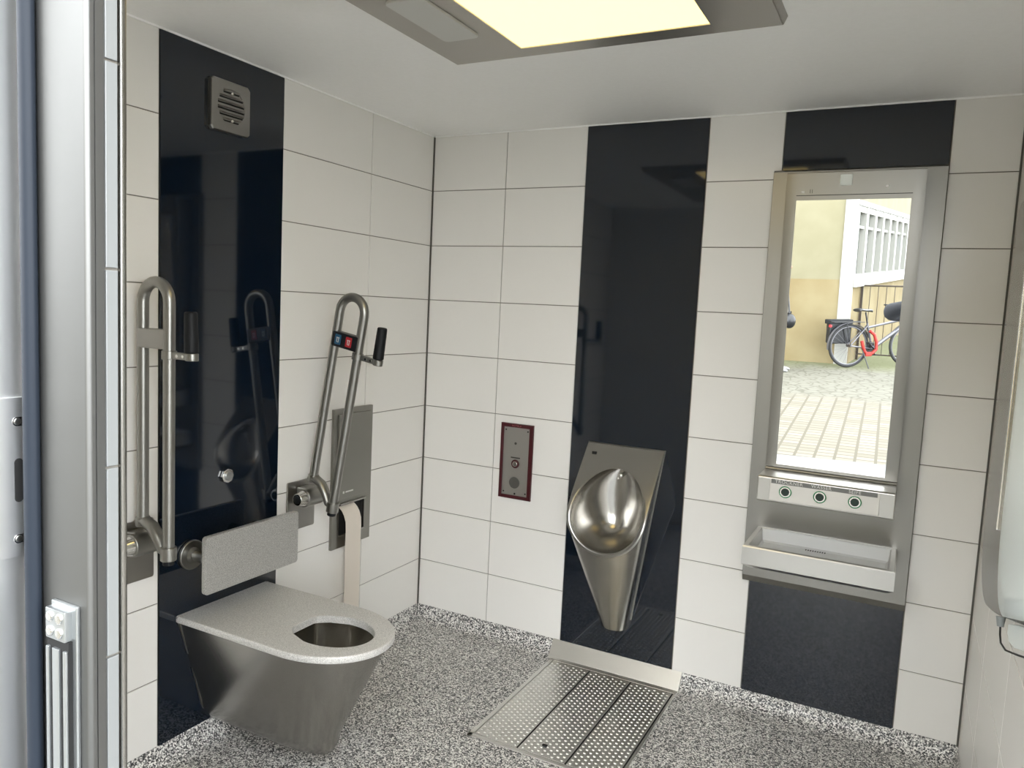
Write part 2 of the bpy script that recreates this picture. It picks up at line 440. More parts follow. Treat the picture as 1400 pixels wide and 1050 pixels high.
# ------------------------------------------------------------------ folding grab rails
def grab_rail(yc, tilt, label, pads):
    px, pz = .096, .81
    root = thing('folding_grab_rail', (0, yc, .66), label, 'grab rail', 'folding grab rails')
    s, c = math.sin(tilt), math.cos(tilt)
    def P(al, pe, dy=0): return V((px+pe*c+al*s, yc+dy, pz-pe*s+al*c))
    i, o_, r = -.036, .081, .0172
    mb = MB(); mb.prism(rrect(yc-.076, yc+.076, .662, .858, .008), 0, .003, .012, .002); mb.build('wall_plate', M['steel'], root)
    # bracket and hinge
    mb = MB(); mb.box((.011, yc-.030, .765), (.062, yc+.040, .838), .008)
    mb.cyl((.060, yc-.045, .80), (.060, yc+.045, .80), .036, n=32, bev=.004); mb.build('hinge', M['tube'], root)
    mb = MB(); mb.cyl((.060, yc-.078, .80), (.060, yc-.044, .80), .024, .031, n=32, bev=.003)
    h = mb.build('pivot_cap', M['chrome'], root)
    mb = MB(); mb.cyl((.060, yc-.0795, .80), (.060, yc-.076, .80), .016, n=24); mb.build('cap_recess', M['rubber'], h)
    # U tube
    pts = [P(.045, i), P(.2, i), P(.45, i)]
    cx, R_ = (i+o_)/2, (o_-i)/2
    for k in range(13):
        a = PI-PI*k/12; pts.append(P(.735+R_*math.sin(a), cx+R_*math.cos(a)))
    pts += [P(.45, o_), P(.2, o_), P(-.03, o_)]
    mb = MB(); mb.tube(pts, r, 20, up=(0, 1, 0)); mb.build('rail_tube', M['tube'], root)
    # swan-neck clamp between the two tube feet
    cl = [P(.060, i-.012), P(.062, i+.01), P(.050, i+.045), P(.018, i+.075), P(-.012, i+.095), P(-.018, o_)]
    mb = MB(); mb.tube(cl, [.013, .0165, .0165, .0155, .015, .013], 14, ry=.021, up=(0, 0, 1))
    mb.cyl(P(-.042, o_), P(.0, o_), .0235, n=28, bev=.003); mb.cyl(P(.045, i), P(.075, i), .021, n=28, bev=.003)
    mb.build('clamp_arm', M['tube'], root)
    mb = MB(); mb.cyl(P(-.056, o_), P(-.040, o_), .017, n=24, bev=.002); mb.build('end_cap', M['rubber'], root)
    # plate between the tubes
    mx = Matrix.Translation(V((px, yc, pz))) @ Matrix.Rotation(tilt, 4, 'Y')
    mb = MB(); mb.box((i-.004, -.0195, .597), (o_+.002, .0195, .655), .005, mx=mx)
    b = mb.build('control_box' if pads else 'cross_plate', M['blackp'] if pads else M['steel'], root)
    if pads:
        tag(b, 'black control box with a blue and a red touch pad')
        for q0, m, nm in ((-.022, 'bluepad', 'blue_pad'), (.030, 'redpad', 'red_pad')):
            mb = MB(); mb.box((q0, -.0212, .608), (q0+.028, -.0190, .646), .002, mx=mx)
            pad = mb.build(nm, M[m], b)
            mb = MB()
            for (x0, z0, x1, z1) in ((.009, .013, .012, .030), (.017, .013, .020, .030), (.007, .026, .022, .0285), (.010, .010, .020, .0125)):
                mb.box((q0+x0, -.0217, .606+z0), (q0+x1, -.0211, .606+z1), mx=mx)
            mb.build('pad_symbol', M['icon'], pad)
    # grip on a short arm
    mb = MB(); mb.cyl(P(.568, o_), P(.594, o_), .0215, n=28, bev=.002)
    mb.box((o_+.015, -.009, .571), (.185, .009, .591), .003, mx=mx)
    mb.cyl(P(.570, .178), P(.592, .178), .0185, n=28, bev=.002)
    ga = mb.build('grip_arm', M['tube'], root)
    mb = MB()
    for q in (.125, .150): mb.cyl(P(.581, q, -.0105), P(.581, q, -.008), .005, n=14)
    mb.build('arm_screw', M['chrome'], ga)
    mb = MB(); mb.cyl(P(.592, .176), P(.712, .172), .0205, .0185, n=28, bev=.006); mb.build('grip', M['rubber'], root)
    return root
grab_rail(-1.612, 0., 'upright fold-up grab rail nearest the door, left of the toilet', False)
grab_rail(-.867, math.radians(9.7), 'leaning fold-up grab rail with black control box beside the paper dispenser', True)

# ------------------------------------------------------------------ vent
vt = thing('vent_grille', (0, -1.245, 2.12), 'square steel ventilation grille high on the black panel', 'vent')
y0, y1, z0, z1 = -1.333, -1.167, 2.117, 2.285
mb = MB(); cyv, czv, rv = (y0+y1)/2, (z0+z1)/2, .058
# face plate with a round opening
sq = []; ci = []
n = 48
for k in range(n):
    a = 2*PI*(k+.5)/n; d = max(abs(math.cos(a)), abs(math.sin(a)))
    sq.append((cyv+math.cos(a)/d*(y1-y0)/2, czv+math.sin(a)/d*(z1-z0)/2)); ci.append((cyv+math.cos(a)*rv, czv+math.sin(a)*rv))
mb.rings([[V((x, a, b)) for a, b in c] for x, c in ((.003, sq), (.017, sq), (.021, [(cyv+(a-cyv)*.97, czv+(b-czv)*.97) for a, b in sq]), (.021, ci), (.006, ci))], caps=(False, False))
mb.build('face_plate', M['steel'], vt)
mb = MB(); mb.cyl((.012, cyv, czv), (.0195, cyv, czv), rv+.002, n=40); mb.build('round_insert', M['steel'], vt)
for k in range(6):
    z = czv+(k-2.5)*.0185; w = math.sqrt(max(rv**2-(z-czv)**2, 0))-.002
    mb = MB(); mb.prism([(.018, z+.0085), (.0215, z+.0080), (.0265, z+.003), (.0265, z+.001), (.018, z+.001)], 1, cyv-w, cyv+w)
    l_ = mb.build('louvre', M['steel'], vt)
    mb = MB(); mb.box((.0185, cyv-w, z-.0035), (.0200, cyv+w, z+.001)); mb.build('slot', M['dark'], l_)
for s in (-1, 1):
    mb = MB(); mb.sphere((.024, cyv, czv+s*.045), .006); mb.build('screw', M['chrome'], vt)

# ------------------------------------------------------------------ toilet paper dispenser and paper
dp = thing('paper_dispenser', (0, -.557, .52), 'flat steel toilet paper dispenser with mouth slot on the left wall', 'paper dispenser')
mb = MB(); mb.box((.0, -.686, .712), (.014, -.429, 1.122), .002); mb.box((.0, -.686, .520), (.014, -.640, .713), .002)
mb.box((.0, -.474, .520), (.014, -.429, .713), .002); mb.box((.0, -.642, .520), (.014, -.472, .572), .002)
mb.build('housing', M['disp'], dp)
mb = MB(); mb.box((.012, -.662, .735), (.021, -.452, 1.100), .003); mb.build('front_door', M['disp'], dp)
mb = MB(); mb.box((.0005, -.641, .571), (.003, -.473, .713)); mb.build('mouth', M['dark'], dp)
mb = MB(); mb.box((.012, -.642, .708), (.024, -.472, .716), .002); mb.build('tear_edge', M['steel'], dp)
mb = MB(); mb.box((.012, -.640, .570), (.018, -.474, .577), .002); mb.build('lower_lip', M['steel'], dp)
mb = MB(); mb.box((.0208, -.628, .757), (.0216, -.618, .767)); mb.box((.0208, -.610, .759), (.0216, -.560, .765)); mb.build('front_mark', M['icon'], dp)
mb = MB()
cen = [(.006, .700), (.014, .694), (.024, .684), (.034, .664), (.040, .636), (.041, .6), (.039, .5), (.040, .4), (.041, .3), (.040, .19)]
rr = []
for x, z in cen:
    f = max(0, min(1, (z-.63)/.07)); a, b = -.637+.012*(1-f)-.0, -.535+.012*(1-f)
    rr.append([V((x, a, z)), V((x+.001, (a+b)/2, z-.001*f)), V((x, b, z)), V((x-.0012, b, z)), V((x-.0002, (a+b)/2, z)), V((x-.0012, a, z))])
mb.rings(rr); tag(mb.build('toilet_paper', M['paper'], angle=60), 'long strip of toilet paper hanging out of the steel dispenser', 'toilet paper')

# ------------------------------------------------------------------ emergency intercom
ic = thing('emergency_intercom', (.523, 0, .69), 'red-framed steel emergency call panel with button and speaker', 'intercom')
X0, X1, Z0, Z1 = .4400, .6075, .691, 1.0455
mb = MB(); f = .017
def fr(a, d): return [V((X0+a, -d, Z0+a)), V((X1-a, -d, Z0+a)), V((X1-a, -d, Z1-a)), V((X0+a, -d, Z1-a))]
mb.rings([fr(0, 0), fr(0, .010), fr(.003, .014), fr(f, .014), fr(f, .006)], caps=(False, False))
q = mb.build('red_frame', M['red'], ic); tag(q, 'dark red frame')
xm = (X0+X1)/2
lettering('lettering', 'NOTRUF', .0125, (xm, -.0146, Z1-.0095), (1, 0, 0), (0, 0, 1), mat('faded_red_print', srgb(150, 84, 88), .6), q)
mb = MB(); mb.box((X0+f-.001, -.009, Z0+f-.001), (X1-f+.001, -.003, Z1-f+.001), .0008); pl = mb.build('face_plate', M['inter'], ic)
for sx in (-1, 1):
    for sz in (0, 1):
        mb = MB(); cx_, cz_ = xm+sx*.057, (Z0+.031 if sz == 0 else Z1-.031)
        mb.cyl((cx_, -.0105, cz_), (cx_, -.008, cz_), .0035, n=12); mb.build('screw', M['dark'], pl)
mb = MB(); mb.cyl((xm-.004, -.0105, Z1-.092), (xm-.004, -.008, Z1-.092), .006, n=16); mb.build('sensor', M['mesh'], pl)
mb = MB(); mb.box((xm-.026, -.0098, .883), (xm+.022, -.0088, .889)); mb.build('button_label', M['mesh'], pl)
mb = MB(); mb.cyl((xm, -.016, .858), (xm, -.008, .858), .0205, n=32, bev=.003); bt = mb.build('call_button', mat('button_red', srgb(70, 26, 30), .35), ic)
mb = MB(); mb.cyl((xm, -.020, .858), (xm, -.015, .858), .0125, n=28, bev=.003); mb.build('button_cap', M['chrome'], bt)
mb = MB(); mb.cyl((xm-.002, -.0100, .768), (xm-.002, -.008, .768), .027, n=36); mb.build('speaker_grille', M['mesh'], pl)
mb = MB(); mb.cyl((xm+.002, -.0105, .716), (xm+.002, -.008, .716), .0045, n=14); mb.build('microphone_hole', M['dark'], pl)

# ------------------------------------------------------------------ urinal
UX = 1.0555; UZ = .75; RW = .172; UT = 1.009
ur = thing('urinal', (UX, 0, .2), 'stainless steel wall urinal with oval bowl on black panel above floor grate', 'urinal')
def fy(z):
    y = -.016-.84*(UT-z)
    k = .03; t = -.243   # smooth maximum with the upright lower part
    return math.log(math.exp(y/k)+math.exp(t/k))*k if True else y
def ang_list():
    A = [2*PI*k/96 for k in range(96)]; ca = math.atan2(UT-UZ, RW)
    for c in (ca, PI-ca):
        j = min(range(96), key=lambda q: abs(A[q]-c)); A[j] = c
    return A
AL = ang_list()
def outer(a, ins=0.):
    c, s_ = math.cos(a), math.sin(a); w = RW-ins
    if s_ < 0: return (c*w, s_*w)
    k = min(w/abs(c) if abs(c) > 1e-6 else 9, (UT-ins-UZ)/s_ if s_ > 1e-6 else 9); return (c*k, s_*k)
def oval(a, g=0.):
    c, s_ = math.cos(a), math.sin(a); return (c*(.158-g), s_*((.158-g) if s_ < 0 else .176-g))
def on_face(p, d=0.): z = UZ+p[1]; return V((UX+p[0], fy(z)+d, z))
# face sheet
mb = MB()
mb.rings([[on_face(outer(a), .012) for a in AL], [on_face(outer(a), .002) for a in AL], [on_face(outer(a, .003)) for a in AL],
          [on_face([(u+v)/2 for u, v in zip(outer(a, .003), oval(a, -.006))]) for a in AL],
          [on_face(oval(a, -.006), -.0005) for a in AL], [on_face(oval(a, -.002), -.0055) for a in AL], [on_face(oval(a, .003), -.004) for a in AL], [on_face(oval(a, .005), .004) for a in AL]], caps=(False, False))
mb.build('front_sheet', M['steel'], ur, angle=50)
# bowl hollow
mb = MB(); zt, zb, zc = UZ+.171, UZ-.153, UZ+.0
RR = []
for i in range(41):
    z = zb+(zt-zb)*(.5-.5*math.cos(PI*i/40)); h = z-UZ
    w = .153*math.sqrt(max(0, 1-(h/(.153 if h < 0 else .171))**2)); w = max(w, .0012)
    yf = fy(z)+.004
    fall = math.sqrt(max(0, 1-((z-zc)/(zb-zc))**3.6)) if z < zc else 1.
    dep = max(0, -.036-yf)*fall
    RR.append([V((UX+w*math.sin(-PI/2+PI*j/48), yf+dep*max(0, math.cos(-PI/2+PI*j/48)), z)) for j in range(49)])
mb.rings(RR, closed=False, caps=(False, False)); mb.build('bowl', M['bowl'], ur, angle=180, wn=False)
# outer shell: ruled between the front edge and the wall / foot outline
A, B = [], []
for k in range(9):
    t = k/8; z = UT+(UZ-UT)*t; A.append(V((UX+RW, fy(z)+.008, z))); B.append(V((UX+.169-.012*t*2, -.004, UT-.10*t)))
for k in range(1, 32):
    a = -PI*k/32; A.append(on_face((RW*math.cos(a), RW*math.sin(a)), .008))
    B.append(V((UX+.060*math.cos(a), -.006+.062*math.sin(a), .205)))
for k in range(9):
    t = 1-k/8; z = UT+(UZ-UT)*t; A.append(V((UX-RW, fy(z)+.008, z))); B.append(V((UX-.169+.012*t*2, -.004, UT-.10*t)))
B0 = [V(b) for b in B]
for k in range(9):
    t = k/8; f = t**1.5
    B[k] = V((UX+.169-(.169-.060)*f, -.004, UT-(UT-.205)*f)); B[-1-k] = V((UX-.169+(.169-.060)*f, -.004, UT-(UT-.205)*f))
mb = MB(); nr = 10
mb.rings([[a+(b-a)*(k/nr) for a, b in zip(A, B)] for k in range(nr+1)], closed=False, caps=(False, False))
mb._f([mb.bm.verts.new(b) for b in B[8:-8]])
mb.build('outer_shell', M['steel_v'], ur, angle=60)
mb = MB(); mb.prism([(UX-.175, UT+.001), (UX+.175, UT+.001), (UX+.072, .245), (UX-.072, .245)], 1, -.009, -.004, .001); mb.build('wall_plate', M['steel'], ur)
mb = MB(); p = on_face((.018, .148), .006); mb.sphere(p, .011); mb.sphere(p+V((-.012, -.002, -.013)), .006); mb.cyl(p, V((p.x, -.030, p.z+.004)), .008, n=16); mb.build('spray_nozzle', M['chrome'], ur)
mb = MB(); q = on_face((-.128, .216), 0); mb.box(q+V((-.010, -.0022, -.009)), q+V((.010, .004, .009))); mb.build('emblem', M['dark'], ur)

# ------------------------------------------------------------------ floor grate
gr = thing('floor_drain_grate', (1.07, -.43, 0), 'three-plate studded steel drain grate in the floor below the urinal', 'floor drain')
GX0, GX1, GY0, GY1 = .780, 1.362, -.800, -.062
mb = MB()
for a, b in (((GX0, GY0, -.01), (GX0+.018, GY1, .004)), ((GX1-.010, GY0, -.01), (GX1, GY1, .004)), ((GX0, GY0, -.01), (GX1, GY0+.018, .004)), ((GX0, GY1-.012, -.01), (GX1, GY1, .004))): mb.box(a, b, .001, 1)
mb.build('grate_frame', M['grate'], gr)
mb = MB(); mb.box((GX0+.01, GY0+.01, .0003), (GX1-.005, GY1-.005, .0009)); mb.build('drain_gap', M['dark'], gr)
xs = [GX0+.020, .9770, 1.1660, GX1-.013]
for k in range(3):
    a, b = xs[k]+(.0 if k == 0 else .0035), xs[k+1]-.0035
    mb = MB(); mb.box((a, GY0+.021, .001), (b, GY1-.015, .004), .001, 1)
    nx = int((b-a-.012)/.0193); x0_ = (a+b)/2-nx*.0193/2
    for i in range(nx+1):
        x = x0_+i*.0193; y = GY0+.032+(.0122 if i % 2 else 0)
        while y < GY1-.026:
            R_ = [[V((x+rr_*math.cos(2*PI*j/10), y+rr_*math.sin(2*PI*j/10), zz)) for j in range(10)] for rr_, zz in ((.0062, .0039), (.0056, .0056), (.0040, .0073), (.0018, .0079))]
            mb.rings(R_, caps=(False, True)); y += .0244
    mb.build('studded_plate', M['grate'], gr, angle=60)
mb = MB(); mb.box((1.049, -.726, .004), (1.069, -.712, .0085), .001); mb.build('emblem', M['dark'], gr)
prof = [(.002, .070), (.005, .070), (.012, .060), (.052, .006), (.060, .0035), (.066, .0025), (.066, .0005), (.002, .0005)]
mb = MB(); mb.rings([[V((u, -d, z)) for d, z in prof] for u in (.762, 1.364)])
mb.build('wall_upstand', M['grate'], gr)

# ------------------------------------------------------------------ mirror and washbasin unit
su = thing('washbasin_unit', (1.877, 0, .53), 'steel wall unit with mirror, button shelf and shallow washbasin', 'washbasin unit')
CX = 1.877; AL_M = math.radians(2.4); MZ = 1.53; MY = -.115
def my(z): return MY-(z-MZ)*math.tan(AL_M)
mb = MB(); mb.prism([(-.004, .530), (-.004, 2.150), (-.020, 2.150), (-.030, 2.142), (-.030, .556), (-.018, .530)], 0, 1.583, 2.170, .0015)
mb.build('back_panel', M['backp'], su)
# housing: tilted front, bevelled side strips
ZB, ZT = 1.020, 2.118
hw, fw = .228, .190
def sect(z, fx=0., fyo=0.): 
    f = my(z)
    return [V((CX-hw, -.028, z)), V((CX-hw, f+.0035, z)), V((CX-fw, f, z)), V((CX+fw-.001, f, z)), V((CX+hw, f+.0035, z)), V((CX+hw, -.028, z))]
mb = MB(); mb.rings([sect(ZB), sect(ZB+.004), sect(2.0354), sect(2.0356), sect(ZT-.003), [p+V((0, .003 if p.y < -.05 else 0, .003)) for p in sect(ZT-.003)]])
hs = mb.build('mirror_housing', M['backp'], su, angle=8)
mb = MB(); mb.box((CX-fw, my(2.0355)-.0006, 2.0345), (CX+fw, my(2.0355)+.004, 2.0368)); mb.build('seam', M['dark'], hs)
# mirror glass
mx0, mx1, mz0, mz1 = 1.6885, 2.0640, 1.032, 2.018
mb = MB(); nn = V((0, -math.cos(AL_M), -math.sin(AL_M)))
q = [V((x, my(z), z)) for x, z in ((mx0, mz0), (mx1, mz0), (mx1, mz1), (mx0, mz1))]
mb.rings([[p+nn*.0002 for p in q], [p+nn*.0022 for p in q]])
mb.build('mirror', M['mirror'], su, smooth=False)
mb = MB()
c = V((1.8510, my(2.105)-.0005, 2.084)); c.y = my(c.z)
mb.box((1.832, my(2.09)-.004, 2.068), (1.872, my(2.09)+.004, 2.106), .002); mb.build('sensor_window', M['white'], hs)
mb = MB(); mb.box((1.704, my(2.05)-.0012, 2.044), (1.714, my(2.05)+.004, 2.052)); mb.build('small_mark', M['icon'], hs)
mb = MB()
for dx in (0, .007): mb.box((1.733+dx, my(2.05)-.0012, 2.043), (1.735+dx, my(2.05)+.004, 2.057))
mb.build('engraved_mark', M['mesh'], hs)
mb = MB(); mb.cyl((1.985, my(2.06)-.002, 2.062), (1.985, my(2.06)+.004, 2.062), .0045, n=14); mb.build('screw', M['chrome'], hs)
# button shelf
LZ0, LZ1, LF = .914, 1.011, -.240
mb = MB(); mb.prism([(-.028, LZ0+.004), (-.028, LZ1+.007), (-.092, LZ1+.007), (-.096, LZ1-.001), (LF+.006, LZ1-.003), (LF, LZ1-.008), (LF, LZ0+.003), (LF+.004, LZ0)], 0, CX-.2285, CX+.2285, .003)
sh = mb.build('button_shelf', M['sinkm'], su)
mb = MB(); mb.box((1.692, LF-.0025, .922), (2.058, LF+.004, 1.000), .001, 1); cp = mb.build('control_plate', M['panelp'], sh)
mb = MB(); mb.box((1.697, LF-.0035, .9850), (2.050, LF-.001, 1.001), .0005, 1); lb = mb.build('label_strip', M['label'], sh)
for t, x in (('TROCKNER', 1.758), ('WASSER', 1.868), ('SEIFE', 1.978)):
    lettering('lettering', t, .0168, (x, LF-.0039, .9935), (1, 0, 0), (0, 0, 1), M['icon'], lb, spacing=1.12)
for x in (1.7484, 1.8655, 1.9804):
    mb = MB(); mb.cyl((x, LF-.008, .959), (x, LF-.001, .959), .0215, n=36, bev=.002); b = mb.build('push_button', M['chrome'], sh)
    mb = MB(); mb.torus((x, LF-.0075, .959), .0200, .0020, (0, 1, 0), 40, 8); mb.build('green_ring', M['green'], b)
    mb = MB(); mb.cyl((x, LF-.0110, .959), (x, LF-.008, .959), .0140, n=36, bev=.001); mb.build('button_face', M['greend'], b)
# basin
BZ0, BZ1, BF, BB = .688, .762, -.332, -.029
bw = .2500
def rect(x0, x1, y0, y1, z): return [V((x0, y0, z)), V((x1, y0, z)), V((x1, y1, z)), V((x0, y1, z))]
mb = MB()
mb.rings([rect(CX-bw+.02, CX+bw-.02, BF+.03, BB, BZ0-.012), rect(CX-bw+.006, CX+bw-.006, BF+.008, BB, BZ0), rect(CX-bw, CX+bw, BF, BB, BZ0+.005), rect(CX-bw, CX+bw, BF, BB, BZ1-.006), rect(CX-bw+.003, CX+bw-.003, BF+.003, BB, BZ1-.001), rect(CX-bw+.006, CX+bw-.006, BF+.007, BB, BZ1),
          rect(CX-bw+.019, CX+bw-.019, BF+.016, BB-.010, BZ1), rect(CX-bw+.022, CX+bw-.022, BF+.019, BB-.013, BZ1-.004), rect(CX-bw+.026, CX+bw-.026, BF+.023, BB-.015, BZ1-.048), rect(CX-bw+.034, CX+bw-.034, BF+.030, BB-.022, BZ1-.055)], caps=(True, True))
bs = mb.build('basin', [M['sinkm'], M['basin_in']], su, angle=25)
for f in bs.data.polygons:
    if f.center.z > BZ0+.01 and abs(f.center.x-CX) < bw-.03 and f.center.y > BF+.026 and f.center.z < BZ1-.002: f.material_index = 1
mb = MB(); x0 = 1.815
for k in range(9): mb.box((x0+k*.0085, -.066+0, BZ1-.0556), (x0+k*.0085+.0042, -.052, BZ1-.0541))
mb.build('overflow_slots', M['dark'], bs)

# ------------------------------------------------------------------ ceiling light
cl = thing('ceiling_light', (1.22, -1.5, 2.35), 'large flat ceiling light with glowing warm panel in metal frame', 'ceiling light')
FX0, FX1, FYa, FYb, FZ = .7265, 1.735, -.962, -2.10, 2.353
LX0, LX1, LYa, LYb = .9935, 1.5605, -1.030, -2.02
mb = MB()
def rc(x0, x1, ya, yb, z): return [V((x0, yb, z)), V((x1, yb, z)), V((x1, ya, z)), V((x0, ya, z))]
mb.rings([rc(FX0-.010, FX1+.010, FYa+.010, FYb-.01, CEIL), rc(FX0-.002, FX1+.002, FYa+.002, FYb-.002, FZ+.002), rc(FX0, FX1, FYa, FYb, FZ), rc(LX0, LX1, LYa, LYb, FZ), rc(LX0, LX1, LYa, LYb, FZ+.006)], caps=(False, False))
mb.build('light_frame', M['lampf'], cl, smooth=False)
mb = MB(); mb.box((LX0-.001, LYb-.001, FZ+.003), (LX1+.001, LYa+.001, FZ+.008)); mb.build('diffuser', M['lamp'], cl, smooth=False)
mb = MB(); mb.prism([(a, b) for a, b in rrect(.816, .934, -1.475, -1.172, .018)], 2, FZ-.008, FZ+.002, .003); tag(mb.build('emergency_lens', M['lens'], cl), 'frosted emergency light lens')

# ------------------------------------------------------------------ pale rounded unit on the right wall
wu = thing('wall_unit', (RX, -1.5, 1.0), 'pale grey rounded wall unit hung on the right wall by the edge of view', 'wall unit')
def u_prof(y0, y1, z0, z1, r): return rrect(y0, y1, z0, z1, r, 10)
def bezier(P, n=10):
    out = []
    for (a, c, b) in P:
        a, b, c = V((*a, 0)), V((*b, 0)), V((*c, 0))
        for k in range(n+1): t = k/n; q = a*(1-t)**2+c*2*t*(1-t)+b*t*t; out.append((q.x, q.y))
    return out
cas = bezier([((-.80, 1.12), (-.79, .905), (-1.00, .915)), ((-1.0, .915), (-1.2, .955), (-1.36, 1.005))]) + [(-2.10, 1.22), (-2.10, 1.905)] + bezier([((-.86, 1.905), (-.80, 1.905), (-.80, 1.85))], 5)
def inset(poly, d, c=(-1.4, 1.42)): return [(a+(c[0]-a)*d, b+(c[1]-b)*d) for a, b in poly]
mb = MB(); R = []
for p_, d in ((.002, .0), (.056, .0), (.063, .006), (.066, .02)): R.append([V((RX-p_, a, b)) for a, b in inset(cas, d)])
mb.rings(R); mb.build('steel_casing', M['steel_v'], wu, angle=40)
cov = bezier([((-1.285, 1.20), (-1.285, 1.00), (-1.46, 1.040))]) + [(-2.08, 1.235), (-2.08, 1.895), (-1.285, 1.895)]
mb = MB(); R = []
for p_, d, sy in ((.060, .0, 0), (.078, .0, .0), (.088, .02, -.080), (.096, .04, -.155), (.101, .06, -.195), (.104, .08, -.24)):
    R.append([V((RX-p_, a+(sy if a > -1.6 else 0), b-(sy*.34 if b < 1.3 and a > -1.6 else 0))) for a, b in inset(cov, d, (-1.7, 1.5))])
mb.rings(R); tag(mb.build('front_cover', M['pale'], wu, angle=50), 'smooth pale plastic cover')
mb = MB(); mb.box((RX-.072, -1.13, 1.13), (RX-.062, -1.115, 1.80), .003); mb.build('highlight_strip', M['chrome'], wu)  # bright strip standing in for the highlight along the casing edge
mb = MB(); mb.prism([(-1.372, 1.000), (-1.374, .982), (-1.40, .974), (-1.475, .990), (-1.61, 1.034), (-2.05, 1.185), (-2.05, 1.203), (-1.50, 1.043)], 0, RX-.058, RX-.001, .002)
tag(mb.build('bottom_cover', M['white'], wu), 'white lower cover')
cb = thing('cable_loop', (RX-.07, -1.36, .98), 'thin dark cable loop hanging under the pale unit on right wall', 'cable')
mb = MB(); mb.cyl((RX-.068, -1.346, 1.003), (RX-.068, -1.350, .984), .009, .006, n=16); mb.build('cable_sleeve', mat('grey_sleeve', srgb(120, 124, 124), .5), cb)
mb = MB(); mb.tube([(RX-.068, -1.350, .986), (RX-.069, -1.368, .974), (RX-.070, -1.40, .968), (RX-.070, -1.475, .982), (RX-.068, -1.61, 1.026), (RX-.066, -1.80, 1.09), (RX-.066, -2.0, 1.16)], .0018, 8)
mb.build('cable', M['rubber'], cb)

# ------------------------------------------------------------------ door frame, sliding leaf and lock strip
def vprof(poly, z0, z1): 
    return [[V((x, y, z)) for x, y in poly] for z in (z0, z1)]
mb = MB()
r_ = .006
arc = [(1.19-r_+r_*math.cos(t), EY+r_-r_*math.sin(t)) for t in [k/6*PI/2 for k in range(7)]]
poly = [(1.06, EY)] + arc[::-1] + [(1.19, -2.5195), (1.1885, -2.519), (1.1885, -2.5185), (1.19, -2.518), (1.19, -2.5065), (1.17, -2.5065), (1.17, EY+.012), (1.06, EY+.012)]
mb.rings(vprof(poly, 0, 2.20)); 
fm = mb.build('trim_4', M['jamb'], angle=40); tag(fm, kind='structure')
mb = MB(); mb.box((1.168, -2.486, 0), (1.1935, -2.4765, 2.25), .003); tag(mb.build('trim_5', M['steel_v']), kind='structure')
mb = MB(); mb.box((2.352, EY, 0), (2.372, FY-.005, 2.28), .004); mb.box((1.19, EY, 2.24), (2.352, FY-.005, 2.28), .004); tag(mb.build('trim_6', M['jamb']), kind='structure')
door = thing('door_1', (.5, -2.57, 0), 'sliding steel door leaf pushed open at left edge, lock plate on its edge', 'door'); tag(door, kind='structure')
mb = MB(); mb.box((-.05, -2.612, .01), (1.052, -2.5268, 2.18), .003); mb.build('door_leaf', M['leaf'], door)
mb = MB(); mb.prism(rrect(-2.608, -2.5285, 1.205, 1.424, .003), 0, 1.050, 1.0575, .001); lp = mb.build('lock_plate', M['leaf'], door)
def slot_shape(y, z, hy, hz):
    r = min(hy, hz)*.98; return rrect(y-hy, y+hy, z-hz, z+hz, r, 8)
for z in (1.3915, 1.230):
    mb = MB(); mb.prism(slot_shape(-2.5395, z, .0095, .0062), 0, 1.0572, 1.0580); s_ = mb.build('screw_slot', M['chrome'], lp)
    mb = MB(); mb.cyl((1.0575, -2.5425, z), (1.0592, -2.5425, z), .0048, n=18, bev=.001); mb.build('screw', M['steel'], s_)
mb = MB(); mb.prism(slot_shape(-2.5414, 1.311, .0058, .030), 0, 1.0572, 1.0579); mb.build('bolt_slot', M['dark'], lp)
mb = MB()
gp = [(1.0805+.0130*math.cos(t), -2.5375+.0090*math.sin(t)) for t in [2*PI*k/24 for k in range(24)]]
mb.rings(vprof(gp, .01, 2.18)); mb.build('rubber_seal', M['gasket'], door)
ml = thing('magnetic_lock', (1.145, EY, .3), 'bright aluminium lock strip with four screws on steel door frame', 'lock')
mb = MB(); mb.box((1.117, EY-.006, .25), (1.172, EY, 1.156), .002); mb.build('backing_plate', M['alu'], ml)
mb = MB(); mb.box((1.120, EY-.016, 1.108), (1.162, EY-.004, 1.150), .002); cpm = mb.build('end_cap', M['alu'], ml)
for x in (1.131, 1.151):
    for z in (1.119, 1.139):
        mb = MB(); mb.cyl((x, EY-.0185, z), (x, EY-.015, z), .0072, n=20, bev=.002); mb.build('screw', M['chrome'], cpm)
mb = MB(); mb.box((1.119, EY-.012, .25), (1.164, EY-.004, 1.108)); mb.build('dark_core', M['dark'], ml)
for x0, x1 in ((1.119, 1.1255), (1.133, 1.1475), (1.156, 1.1625)):
    mb = MB(); mb.box((x0, EY-.0155, .25), (x1, EY-.010, 1.096), .0015); mb.build('contact_bar', M['alu'], ml)

# ------------------------------------------------------------------ outside: ground, building, railing, bicycle, people
mb = MB(); mb.box((-34, -26, -.12), (16, -2.56, -.002)); tag(mb.build('ground', M['paving'], smooth=False), kind='structure')
mb = MB(); mb.prism([(.2, -2.56), (3.2, -2.56), (3.2, -4.52), (.2, -4.22)], 2, -.06, .004); tag(mb.build('trim_7', M['concrete'], smooth=False), kind='structure')

